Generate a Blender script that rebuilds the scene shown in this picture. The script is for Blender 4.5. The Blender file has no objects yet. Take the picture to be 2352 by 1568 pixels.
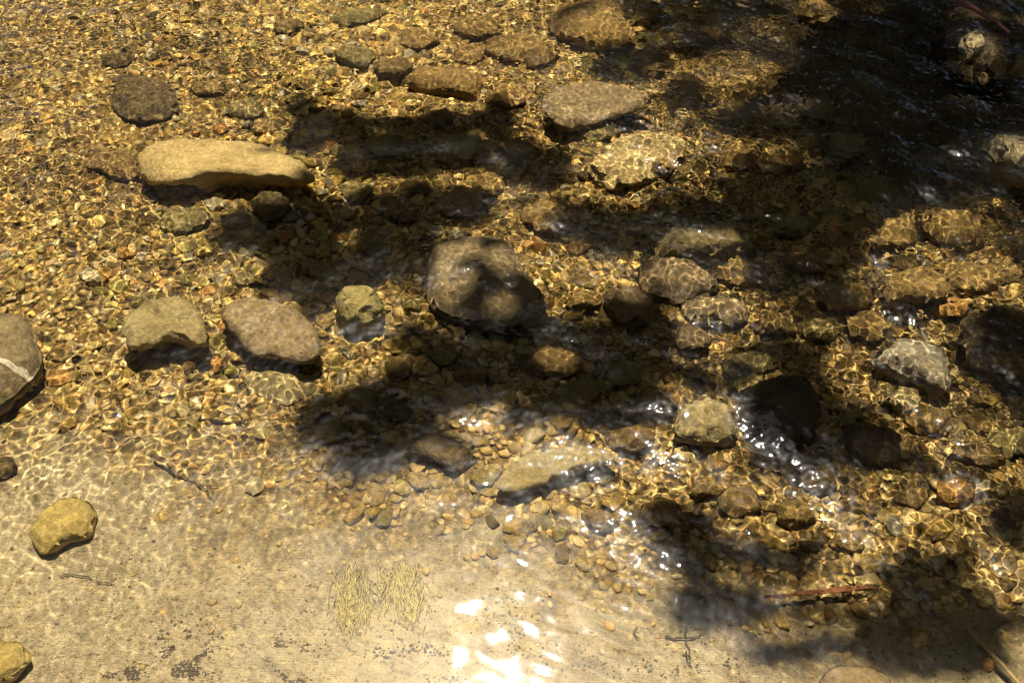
import bpy, math, random
import numpy as np
from mathutils import Vector, noise, Matrix

R = math.radians
sc = bpy.context.scene
COL = sc.collection

# ------------------------------------------------------------------ camera, sky, sun, exposure
CAM_H, PITCH, HFOV = 1.5, 48.0, 54.0
SUN_EL, SUN_AZ = 67.4, -2.0          # azimuth measured from +Y towards +X
cam = bpy.data.objects.new('camera', bpy.data.cameras.new('camera')); COL.objects.link(cam)
cam.location = (0, 0, CAM_H); cam.rotation_euler = (R(90 - PITCH), 0, 0)
cam.data.angle = R(HFOV); cam.data.clip_start = .02; cam.data.clip_end = 300
sc.camera = cam

world = bpy.data.worlds.new('World'); sc.world = world; world.use_nodes = True
wn = world.node_tree
sky = wn.nodes.new('ShaderNodeTexSky'); sky.sky_type = 'NISHITA'; sky.sun_disc = False
sky.sun_elevation = R(SUN_EL); sky.sun_rotation = R(SUN_AZ)
wn.links.new(sky.outputs[0], wn.nodes['Background'].inputs[0])
wn.nodes['Background'].inputs[1].default_value = 0.05

sl = bpy.data.lights.new('sun', 'SUN'); sl.energy = 5.0; sl.angle = R(.5); sl.color = (1, .92, .79)
sl.cycles.is_caustics_light = True
sun = bpy.data.objects.new('sun', sl); COL.objects.link(sun)
SD = Vector((math.cos(R(SUN_EL)) * math.sin(R(SUN_AZ)), math.cos(R(SUN_EL)) * math.cos(R(SUN_AZ)), math.sin(R(SUN_EL))))
sun.rotation_euler = SD.to_track_quat('Z', 'Y').to_euler()
sc.view_settings.view_transform = 'Standard'; sc.view_settings.look = 'None'
sc.view_settings.exposure = 1.5; sc.view_settings.gamma = 1
sc.render.engine = 'CYCLES'
sc.cycles.use_denoising = True
sc.cycles.max_bounces = 8; sc.cycles.transparent_max_bounces = 8
sc.cycles.sample_clamp_indirect = 4
sc.cycles.caustics_reflective = False

# ------------------------------------------------------------------ helpers
random.seed(4); RNG = np.random.RandomState(4)
F = 1176 / math.tan(R(HFOV / 2))
cp, sp = math.cos(R(PITCH)), math.sin(R(PITCH))

def ray(px, py):
    u, v = (px - 1176) / F, -(py - 784) / F
    return Vector((u, cp + v * sp, -sp + v * cp)).normalized()

def refr(d):                                   # downwards ray bent at the flat water plane
    h = Vector((d.x, d.y, 0)) / 1.33
    return Vector((h.x, h.y, -math.sqrt(max(0, 1 - h.length_squared))))

def hit(px, py, z):
    d = ray(px, py)
    if z >= 0:
        return Vector((0, 0, CAM_H)) + d * ((CAM_H - z) / -d.z)
    w = Vector((0, 0, CAM_H)) + d * (CAM_H / -d.z)
    r = refr(d)
    return w + r * (z / r.z)

DEPTH = [(100, 60, .14), (200, 350, .125), (200, 600, .12), (60, 850, .17), (200, 1100, .085), (100, 1250, .085), (100, 1400, .08), (600, 1300, .07), (650, 800, .14), (370, 760, .155),
         (1100, 1450, .065), (1900, 1520, .065), (1200, 920, .10), (1000, 150, .12), (1400, 100, .16), (1900, 150, .24), (2300, 150, .3),
         (1650, 450, .17), (2100, 400, .26), (2150, 650, .16), (2250, 1000, .14), (2250, 1250, .085), (1650, 1150, .075), (1200, 1200, .06),
         (700, 450, .13), (500, 380, .165), (1200, 500, .13), (1700, 800, .15), (1300, 750, .13), (1850, 1000, .14), (2300, 1450, .06), (900, 1050, .075)]
_dp = np.array([[*(hit(x, y, -d).xy), d] for x, y, d in DEPTH])

_n2 = {}
def n2(x, y, s, o=0.0):
    """cheap smooth noise from summed sines, works on arrays"""
    if (s, o) not in _n2:
        r = np.random.RandomState(int(17 + o * 10)); q = []
        for k in range(7):
            t = r.uniform(0, 6.28); f = s * r.uniform(.6, 1.6); q.append((f * math.cos(t), f * math.sin(t), r.uniform(0, 6.28)))
        _n2[s, o] = q
    fn = math.sin if isinstance(x, float) else np.sin
    return sum(fn(a * x + b * y + p) for a, b, p in _n2[s, o]) / 3.0

MOUNDS = [(hit(a, b, -.12).x, hit(a, b, -.12).y, c, d, e) for a, b, c, d, e in ((1335, 655, .10, .09, .035), (1170, 1000, .15, .11, .04), (1460, 385, .19, .17, .06), (2150, 650, .2, .12, .05), (1250, 480, .12, .08, .03), (640, 60, .2, .1, .02))]
def bedz(x, y):
    x = np.asarray(x, float); y = np.asarray(y, float)
    w = 0; s = 0
    for px, py, d in _dp:
        k = 1 / ((x - px) ** 2 + (y - py) ** 2 + .03) ** 1.5
        w = w + k; s = s + k * d
    z = -s / w
    for mx_, my_, ma, mb, mh in MOUNDS:
        z = z + mh * np.exp(-(((x - mx_) / ma) ** 2 + ((y - my_) / mb) ** 2) ** 1.5)
    z = z + .006 * n2(x, y, 14, 1) + .003 * n2(x, y, 40, 2)
    def bank(t): return np.clip(t, 0, None)
    e = bank(np.abs(x) - 3.4) * .45 + bank(y - 5.2) * .4 + bank(.35 - y) * .3
    z = z + np.minimum(e, 1.1 + .2 * n2(x, y, .9, 3))
    return z

def bedz1(x, y):
    k = 1 / ((x - _dp[:, 0]) ** 2 + (y - _dp[:, 1]) ** 2 + .03) ** 1.5
    z = -float((k * _dp[:, 2]).sum() / k.sum())
    for mx_, my_, ma, mb, mh in MOUNDS:
        z += mh * math.exp(-(((x - mx_) / ma) ** 2 + ((y - my_) / mb) ** 2) ** 1.5)
    z += .006 * n2(x, y, 14, 1) + .003 * n2(x, y, 40, 2)
    e = max(abs(x) - 3.4, 0) * .45 + max(y - 5.2, 0) * .4 + max(.35 - y, 0) * .3
    return z + (min(e, 1.1 + .2 * n2(x, y, .9, 3)) if e > 0 else 0)

def G(px, py, above=0.0):
    z = -.1
    for _ in range(12):
        p = hit(px, py, z + above); zo = z; z = bedz1(p.x, p.y)
        if abs(z - zo) < 1e-5: break
    p = hit(px, py, z + above); p.z = z
    return p

# silt lies nearer than this line
SL = [(-300, 960), (0, 1010), (300, 1060), (520, 1180), (800, 1150), (1050, 1250), (1400, 1335), (1700, 1400), (2000, 1440), (2352, 1350), (2700, 1330)]
_sl = np.array([G(*p).xy for p in SL])
def silt(x, y):
    x = np.asarray(x, float); y = np.asarray(y, float)
    yb = np.interp(x, _sl[:, 0], _sl[:, 1])
    t = (yb + .06 * n2(x, y, 13, 5) + .05 * n2(x, y, 45, 6) + .02 * n2(x, y, 130, 7) - y) / .30 + .45
    return np.clip(t, 0, 1)

def tag(o, label=None, cat=None, group=None, kind=None):
    if label: o['label'] = label
    if cat: o['category'] = cat
    if group: o['group'] = group
    if kind: o['kind'] = kind
    return o

def link(name, me, parent=None):
    o = bpy.data.objects.new(name, me); COL.objects.link(o)
    if parent is not None: o.parent = parent
    o.cycles.is_caustics_receiver = True
    return o

def mesh_np(name, V, Q, mat, smooth=True, cols=None):
    """V (n,3), Q (m,k) faces of equal size"""
    me = bpy.data.meshes.new(name)
    V = np.asarray(V, 'f'); Q = np.asarray(Q, 'i'); k = Q.shape[1]
    me.vertices.add(len(V)); me.vertices.foreach_set('co', V.ravel())
    me.loops.add(Q.size); me.loops.foreach_set('vertex_index', Q.ravel())
    me.polygons.add(len(Q)); me.polygons.foreach_set('loop_start', np.arange(0, Q.size, k, dtype='i'))
    me.update(calc_edges=True)
    me.polygons.foreach_set('use_smooth', np.full(len(Q), smooth))
    if cols is not None:
        a = me.color_attributes.new('tint', 'FLOAT_COLOR', 'POINT')
        c = np.ones((len(V), 4), 'f'); c[:, :3] = cols
        a.data.foreach_set('color', c.ravel())
    if mat: me.materials.append(mat)
    return me

def tube(pts, rads, seg=7):
    """tapered tube with closed ends -> verts, quads"""
    V = []; Q = []
    pts = [Vector(p) for p in pts]; n = len(pts)
    for i, p in enumerate(pts):
        d = (pts[min(i + 1, n - 1)] - pts[max(i - 1, 0)]).normalized()
        a = d.cross(Vector((0, 0, 1)) if abs(d.z) < .9 else Vector((1, 0, 0))).normalized(); b = d.cross(a)
        for k in range(seg):
            t = 6.2832 * k / seg
            V.append(p + (a * math.cos(t) + b * math.sin(t)) * rads[i])
    for i in range(n - 1):
        for k in range(seg):
            k2 = (k + 1) % seg
            Q.append((i * seg + k, i * seg + k2, (i + 1) * seg + k2, (i + 1) * seg + k))
    for e, o in ((0, pts[0]), (n - 1, pts[-1])):
        V.append(o); c = len(V) - 1
        for k in range(0, seg):
            k2 = (k + 1) % seg
            Q.append((e * seg + k, e * seg + k2, c, c))
    return V, Q

def tubes_mesh(name, lst, mat, seg=7):
    V = []; F_ = []
    for pts, rads in lst:
        v, q = tube(pts, rads, seg); b = len(V)
        V += v; F_ += [tuple(dict.fromkeys(b + i for i in f)) for f in q]
    me = bpy.data.meshes.new(name); me.from_pydata([tuple(v) for v in V], [], F_); me.materials.append(mat)
    for p in me.polygons: p.use_smooth = True
    return me

# ------------------------------------------------------------------ materials
def newmat(n):
    m = bpy.data.materials.new(n); m.use_nodes = True
    return m, m.node_tree, m.node_tree.nodes['Principled BSDF']

def ramp(nt, src, stops):
    r = nt.nodes.new('ShaderNodeValToRGB'); e = r.color_ramp.elements
    while len(e) < len(stops): e.new(.5)
    for i, (p, c) in enumerate(stops): e[i].position = p; e[i].color = (*c, 1)
    nt.links.new(src, r.inputs[0]); return r.outputs[0]

def mixc(nt, fac, a, b, mode='MIX'):
    m = nt.nodes.new('ShaderNodeMix'); m.data_type = 'RGBA'; m.blend_type = mode
    for i, v in ((0, fac), (6, a), (7, b)):
        if hasattr(v, 'is_output'): nt.links.new(v, m.inputs[i])
        else: m.inputs[i].default_value = v if i == 0 else (*v, 1)
    return m.outputs[2]

def texn(nt, co, scale, detail=4, rough=.6, dist=0.0):
    n = nt.nodes.new('ShaderNodeTexNoise'); n.inputs['Scale'].default_value = scale
    n.inputs['Detail'].default_value = detail; n.inputs['Roughness'].default_value = rough
    n.inputs['Distortion'].default_value = dist
    nt.links.new(co, n.inputs['Vector']); return n.outputs[0]

def bump(nt, h, b, st, dist):
    n = nt.nodes.new('ShaderNodeBump'); n.inputs['Strength'].default_value = st; n.inputs['Distance'].default_value = dist
    nt.links.new(h, n.inputs['Height']); nt.links.new(n.outputs[0], b.inputs['Normal'])

def rock_mat(name, c1, c2, c3=None, rough=.75, scale=1.0, fleck=.35, wet=0.0, dust=.6, streak=None):
    m, nt, b = newmat(name)
    g = nt.nodes.new('ShaderNodeNewGeometry').outputs['Position']
    big = texn(nt, g, 14 * scale, 5, .6, .4); fine = texn(nt, g, 140 * scale, 6, .75)
    k = mixc(nt, ramp(nt, big, [(.36, (0, 0, 0)), (.62, (1, 1, 1))]), c1, c2)
    v2 = nt.nodes.new('ShaderNodeTexVoronoi'); v2.feature = 'DISTANCE_TO_EDGE'; v2.inputs['Scale'].default_value = 17 * scale
    wv_ = nt.nodes.new('ShaderNodeVectorMath'); wv_.operation = 'MULTIPLY_ADD'; nc_ = nt.nodes.new('ShaderNodeTexNoise'); nc_.inputs['Scale'].default_value = 22; nc_.inputs['Detail'].default_value = 5
    nt.links.new(g, nc_.inputs['Vector']); nt.links.new(nc_.outputs['Color'], wv_.inputs[0]); wv_.inputs[1].default_value = (.09, .09, .09); nt.links.new(g, wv_.inputs[2]); nt.links.new(wv_.outputs[0], v2.inputs['Vector'])
    k = mixc(nt, ramp(nt, v2.outputs['Distance'], [(.0, (.5, .5, .5)), (.035, (0, 0, 0))]), k, tuple(x * .35 for x in c2))
    if c3: k = mixc(nt, ramp(nt, texn(nt, g, 30 * scale, 5, .7, .8), [(.48, (0, 0, 0)), (.72, (.8, .8, .8))]), k, c3)
    k = mixc(nt, fleck, k, ramp(nt, fine, [(.32, (.25, .22, .16)), (.5, (.8, .8, .8)), (.68, (1.6, 1.5, 1.3))]), 'MULTIPLY')
    if dust:
        sn = nt.nodes.new('ShaderNodeSeparateXYZ'); nt.links.new(nt.nodes.new('ShaderNodeNewGeometry').outputs['Normal'], sn.inputs[0])
        md = nt.nodes.new('ShaderNodeMath'); md.operation = 'MULTIPLY'; nt.links.new(sn.outputs[2], md.inputs[0])
        nt.links.new(ramp(nt, texn(nt, g, 38, 8, .75, 1.5), [(.42, (0, 0, 0)), (.62, (dust,) * 3)]), md.inputs[1]); md.use_clamp = True
        k = mixc(nt, md.outputs[0], k, (.36, .26, .11))
    if streak:
        oc = nt.nodes.new('ShaderNodeTexCoord').outputs['Object']; sx = nt.nodes.new('ShaderNodeSeparateXYZ'); nt.links.new(oc, sx.inputs[0])
        def mth(op, a, b2):
            q = nt.nodes.new('ShaderNodeMath'); q.operation = op
            for i, v in enumerate((a, b2)):
                if hasattr(v, 'is_output'): nt.links.new(v, q.inputs[i])
                elif v is not None: q.inputs[i].default_value = v
            return q.outputs[0]
        dl = mth('SUBTRACT', sx.outputs[1], mth('ADD', mth('MULTIPLY', sx.outputs[0], streak[1]), streak[0]))
        dl = mth('ADD', dl, mth('MULTIPLY', mth('SUBTRACT', texn(nt, oc, 25, 4), .5), .03))
        k = mixc(nt, mth('LESS_THAN', mth('ABSOLUTE', dl, None), streak[2]), k, (.72, .68, .58))
    nt.links.new(k, b.inputs['Base Color']); b.inputs['Roughness'].default_value = rough
    if wet: b.inputs['Coat Weight'].default_value = wet; b.inputs['Coat Roughness'].default_value = .12
    a = nt.nodes.new('ShaderNodeMath'); a.operation = 'ADD'
    nt.links.new(fine, a.inputs[0]); nt.links.new(big, a.inputs[1])
    bump(nt, a.outputs[0], b, .85, .010)
    return m

# stream bed: gravel with silt blended by the vertex mask "tint"
m_bed, nt, b = newmat('stream_bed')
g = nt.nodes.new('ShaderNodeNewGeometry').outputs['Position']
warp = nt.nodes.new('ShaderNodeVectorMath'); warp.operation = 'MULTIPLY_ADD'
nz = nt.nodes.new('ShaderNodeTexNoise'); nz.inputs['Scale'].default_value = 45; nt.links.new(g, nz.inputs['Vector'])
nt.links.new(nz.outputs['Color'], warp.inputs[0]); warp.inputs[1].default_value = (.012, .012, .012); nt.links.new(g, warp.inputs[2])
vo = nt.nodes.new('ShaderNodeTexVoronoi'); vo.inputs['Scale'].default_value = 85; nt.links.new(warp.outputs[0], vo.inputs['Vector'])
sepc = nt.nodes.new('ShaderNodeSeparateColor'); nt.links.new(vo.outputs['Color'], sepc.inputs[0])
grav = ramp(nt, sepc.outputs[0], [(0, (.05, .033, .012)), (.25, (.16, .095, .028)), (.45, (.3, .19, .055)), (.62, (.42, .27, .08)), (.8, (.2, .16, .06)), (.93, (.55, .42, .2)), (1, (.62, .5, .3))])
grav = mixc(nt, 1.0, grav, ramp(nt, vo.outputs['Distance'], [(.0, (1.1, 1.1, 1.1)), (.55, (.75, .75, .75)), (.95, (.2, .2, .2))]), 'MULTIPLY')
s1 = texn(nt, g, 9, 9, .68, 1.6); s2 = texn(nt, g, 260, 4, .8)
siltc = mixc(nt, ramp(nt, s1, [(.35, (0, 0, 0)), (.65, (1, 1, 1))]), (.50, .43, .30), (.34, .285, .19))
siltc = mixc(nt, .55, siltc, ramp(nt, s2, [(.3, (.3, .28, .24)), (.5, (1, 1, 1)), (.72, (1.5, 1.45, 1.3))]), 'MULTIPLY')
speck = ramp(nt, texn(nt, g, 95, 5, .7), [(.56, (0, 0, 0)), (.66, (1, 1, 1))])
siltc = mixc(nt, speck, siltc, (.12, .09, .055))
at = nt.nodes.new('ShaderNodeAttribute'); at.attribute_name = 'tint'
sa = nt.nodes.new('ShaderNodeSeparateColor'); nt.links.new(at.outputs['Color'], sa.inputs[0])
bedc = mixc(nt, sa.outputs[0], grav, siltc)
bedc = mixc(nt, sa.outputs[2], bedc, (.035, .032, .018))  # deep bed painted darker, standing for the black shade of the right water
bedc = mixc(nt, sa.outputs[1], bedc, mixc(nt, texn(nt, g, 3, 5), (.05, .06, .02), (.12, .09, .04)))
nt.links.new(bedc, b.inputs['Base Color']); b.inputs['Roughness'].default_value = .85
hm = nt.nodes.new('ShaderNodeMath'); hm.operation = 'MULTIPLY_ADD'
inv = nt.nodes.new('ShaderNodeMath'); inv.operation = 'SUBTRACT'; inv.inputs[0].default_value = 1; nt.links.new(vo.outputs['Distance'], inv.inputs[1])
iv2 = nt.nodes.new('ShaderNodeMath'); iv2.operation = 'SUBTRACT'; iv2.inputs[0].default_value = 1; nt.links.new(sa.outputs[0], iv2.inputs[1])
nt.links.new(inv.outputs[0], hm.inputs[0]); nt.links.new(iv2.outputs[0], hm.inputs[1]); nt.links.new(s2, hm.inputs[2])
bump(nt, hm.outputs[0], b, .8, .004)

# pebbles: colour of each stone in the "tint" attribute, grain from noise
m_peb, nt, b = newmat('pebble_stone')
g = nt.nodes.new('ShaderNodeNewGeometry').outputs['Position']
at = nt.nodes.new('ShaderNodeAttribute'); at.attribute_name = 'tint'
k = mixc(nt, .6, at.outputs['Color'], ramp(nt, texn(nt, g, 180, 5, .75), [(.3, (.35, .33, .28)), (.5, (.95, .95, .95)), (.72, (1.6, 1.5, 1.3))]), 'MULTIPLY')
nt.links.new(k, b.inputs['Base Color']); b.inputs['Roughness'].default_value = .7

# water: clear, smooth, bends and mirrors the light; a faint rough gloss lobe imitates the lens haze round the glare
m_water, nt, b = newmat('stream_water'); nt.nodes.remove(b)
out = nt.nodes['Material Output']
fr = nt.nodes.new('ShaderNodeFresnel'); fr.inputs[0].default_value = 1.33
re = nt.nodes.new('ShaderNodeBsdfRefraction'); re.inputs['IOR'].default_value = 1.33; re.inputs['Roughness'].default_value = 0
re.inputs['Color'].default_value = (1, .95, .80, 1)
gl = nt.nodes.new('ShaderNodeBsdfGlossy'); gl.inputs['Roughness'].default_value = .04
g2 = nt.nodes.new('ShaderNodeBsdfGlossy'); g2.inputs['Roughness'].default_value = .32
mg = nt.nodes.new('ShaderNodeMixShader'); mg.inputs[0].default_value = .12
nt.links.new(gl.outputs[0], mg.inputs[1]); nt.links.new(g2.outputs[0], mg.inputs[2])
mx = nt.nodes.new('ShaderNodeMixShader')
nt.links.new(fr.outputs[0], mx.inputs[0]); nt.links.new(re.outputs[0], mx.inputs[1]); nt.links.new(mg.outputs[0], mx.inputs[2])
nt.links.new(mx.outputs[0], out.inputs[0])

def plain(name, c, c2=None, rough=.8, scale=60):
    m, nt, b = newmat(name)
    g = nt.nodes.new('ShaderNodeNewGeometry').outputs['Position']
    c2 = c2 or tuple(x * .6 for x in c)
    nt.links.new(mixc(nt, texn(nt, g, scale, 5), c, c2), b.inputs['Base Color']); b.inputs['Roughness'].default_value = rough
    return m
m_bark = plain('bark', (.12, .085, .055), (.05, .038, .026), .9, 20)
m_leaf = plain('leaf', (.04, .065, .02), (.055, .08, .025), .6, 8)
m_twig = plain('twig_wood', (.055, .042, .03), (.03, .024, .018), .8, 120)
m_reed = plain('reed_stem', (.42, .33, .18), (.2, .14, .08), .6, 150)
m_root = plain('red_root', (.30, .11, .05), (.16, .06, .035), .7, 150)
m_alga = plain('algae', (.56, .48, .21), (.46, .39, .18), .8, 120)
m_litter = plain('leaf_litter', (.04, .036, .026), (.11, .08, .05), .8, 90)

# ------------------------------------------------------------------ ground sheet (stream bed and banks)
def axis(lo, hi, d, far):
    core = list(np.arange(lo, hi, d)); s = d; a = []; x = hi
    while x < far: a.append(x); s *= 1.25; x += s
    a.append(far); s = d; bl = []; x = lo - d
    while x > -far: bl.append(x); s *= 1.25; x -= s
    bl.append(-far)
    return np.array(bl[::-1] + core + a)

def sheet(xs, ys, z, name, mat, cols=None):
    X, Y = np.meshgrid(xs, ys); Z = z(X, Y); ny, nx = X.shape
    i = np.arange(nx * ny).reshape(ny, nx)
    q = np.stack([i[:-1, :-1], i[:-1, 1:], i[1:, 1:], i[1:, :-1]], -1).reshape(-1, 4)
    c = cols(X, Y) if cols else None
    return mesh_np(name, np.stack([X, Y, Z], -1).reshape(-1, 3), q, mat, True, c)

def bedcols(X, Y):
    e = np.clip((np.abs(X) - 3.6) / .5, 0, 1) + np.clip((Y - 5.6) / .5, 0, 1) + np.clip((.0 - Y) / .4, 0, 1)
    return np.stack([silt(X, Y), np.clip(e, 0, 1), .8 * np.clip((-bedz(X, Y) - .185) / .06, 0, 1)], -1).reshape(-1, 3)  # third channel: painted shade, growing with depth
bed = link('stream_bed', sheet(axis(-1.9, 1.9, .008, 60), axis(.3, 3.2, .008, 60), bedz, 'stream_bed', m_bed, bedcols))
tag(bed, kind='structure')

# ------------------------------------------------------------------ water surface
DX = .0026; NXF, NYF = 2048, 1536
kx = np.fft.fftfreq(NXF, DX) * 2 * np.pi; ky = np.fft.fftfreq(NYF, DX) * 2 * np.pi
KX, KY = np.meshgrid(kx, ky); KK = np.hypot(KX, KY) + 1e-9
def field(l0, l1, seed, ang=None, spread=.35, p=0.0, ax=1.0):
    """random height field of wavelengths l0..l1 with unit rms CURVATURE"""
    r = np.random.RandomState(seed)
    n = np.fft.fft2(r.standard_normal((NYF, NXF)))
    k2 = np.hypot(KX * ax, KY) + 1e-9
    a = np.exp(-.5 * ((np.log(k2) - math.log(6.283 / math.sqrt(l0 * l1))) / (.5 * math.log(l1 / l0))) ** 2)
    if ang is not None:
        c = (KX * math.cos(ang) + KY * math.sin(ang)) / KK
        a = a * np.exp(-(1 - np.abs(c)) / spread ** 2 * 2)
    h = np.real(np.fft.ifft2(n * a / KK ** 2))
    cur = np.real(np.fft.ifft2(np.fft.fft2(h) * KK ** 2))
    return h / cur.std()
W_fine = field(.011, .036, 1)
W_mid = field(.035, .09, 2)
W_long = field(.10, .30, 3)
W_hor = field(.011, .036, 4, ax=.45)                 # crests stretched across the stream
W_dir = field(.018, .04, 5, ang=R(68), spread=.3)    # long near-parallel ripples running over the silt

TURB = [(150, 150, 1.0), (150, 600, 1.0), (500, 300, 1.0), (300, 900, .9), (150, 1150, .6), (150, 1400, .5), (600, 1300, .38), (800, 1150, .55), (900, 1450, .10), (1200, 1500, .06), (1150, 1400, .07), (1000, 1330, .12), (1320, 1400, .1), (1320, 1520, .1), (1050, 1500, .06),
        (1100, 1180, .85), (650, 1000, .7), (650, 800, 1.0), (1200, 300, 1.25), (1500, 400, 1.5), (1900, 300, 1.5), (2300, 400, 1.5), (1700, 650, 1.2), (1200, 700, 1.1),
        (1600, 1000, 1.1), (1900, 1000, 1.3), (2250, 750, 1.6), (2300, 1000, 1.5), (1500, 1150, 1.25), (1900, 1200, 1.2), (2250, 1250, 1.1), (1500, 1300, .7), (1900, 1400, .6),
        (1500, 1500, .25), (1900, 1530, .3), (2300, 1500, .3), (1150, 1330, .3), (1100, 980, .9)]
_tp = np.array([[*(hit(x, y, 0).xy), d] for x, y, d in TURB])
def turb(x, y):
    w = 0; s = 0
    for px, py, d in _tp:
        k = 1 / ((x - px) ** 2 + (y - py) ** 2 + .003) ** 2
        w = w + k; s = s + k * d
    return s / w
def bump_at(x, y, px, py, r):
    c = hit(px, py, 0); return np.exp(-((x - c.x) ** 2 + (y - c.y) ** 2) / r ** 2)
def wz(X, Y):
    i = np.round(X / DX).astype(int) % NXF; j = np.round(Y / DX).astype(int) % NYF
    t = turb(X, Y) * (1 + .35 * np.clip(n2(X, Y, 7, 9), -1, 1))
    s = silt(X, Y)
    far = np.clip(1 - (np.maximum(np.abs(X) - 1.9, 0) + np.maximum(Y - 3.1, 0) + np.maximum(.4 - Y, 0)) * 3, 0, 1)
    left = np.clip((-X - .1) / .6, 0, 1) * np.clip((Y - 1.2) / .5, 0, 1)
    h = t * ((21.0 + 7 * np.clip(X * 2, 0, 1)) * (1 - .5 * left) * W_fine[j, i] + 24 * left * W_hor[j, i] + 6.0 * W_mid[j, i] + 1.9 * (1 + .6 * np.clip(X * 3 + .6, 0, 1)) * W_long[j, i])
    d = bump_at(X, Y, 1550, 1370, .28) + .8 * bump_at(X, Y, 2000, 1380, .2) + .5 * bump_at(X, Y, 500, 1430, .15) + .7 * bump_at(X, Y, 60, 1230, .12) + .5 * bump_at(X, Y, 800, 1330, .14) + .4 * bump_at(X, Y, 300, 1200, .2)
    h = h + 6.0 * np.clip(d, 0, 1) * W_dir[j, i]
    h = h + 3.2 * bump_at(X, Y, 1180, 1370, .13) * W_mid[j, i]
    # swell of water over the stones that nearly reach the surface
    for px, py, r, a in ((1110, 625, .13, .010), (1790, 880, .10, .010), (1640, 520, .10, .006), (2310, 320, .10, .006)):
        h = h + a * bump_at(X, Y, px, py, r)
    return h * far + .0
wat = link('water', sheet(axis(-1.9, 1.9, DX, 6), axis(.42, 3.1, DX, 6.5), wz, 'water', m_water))
wat.cycles.is_caustics_receiver = False; wat.cycles.is_caustics_caster = True
tag(wat, kind='structure')

# ------------------------------------------------------------------ rocks
def smooth_loop(P, n):
    P = np.array(P, float); m = len(P)
    d = np.linalg.norm(np.roll(P, -1, 0) - P, axis=1); L = np.concatenate([[0], np.cumsum(d)])
    o = []
    for t in np.linspace(0, L[-1], n, endpoint=False):
        i = min(int(np.searchsorted(L, t, 'right')) - 1, m - 1); u = (t - L[i]) / max(d[i], 1e-9)
        p0, p1, p2, p3 = P[(i - 1) % m], P[i], P[(i + 1) % m], P[(i + 2) % m]
        o.append(.5 * (2 * p1 + (p2 - p0) * u + (2 * p0 - 5 * p1 + 4 * p2 - p3) * u * u + (3 * p1 - p0 - 3 * p2 + p3) * u ** 3))
    return np.array(o)

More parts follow.
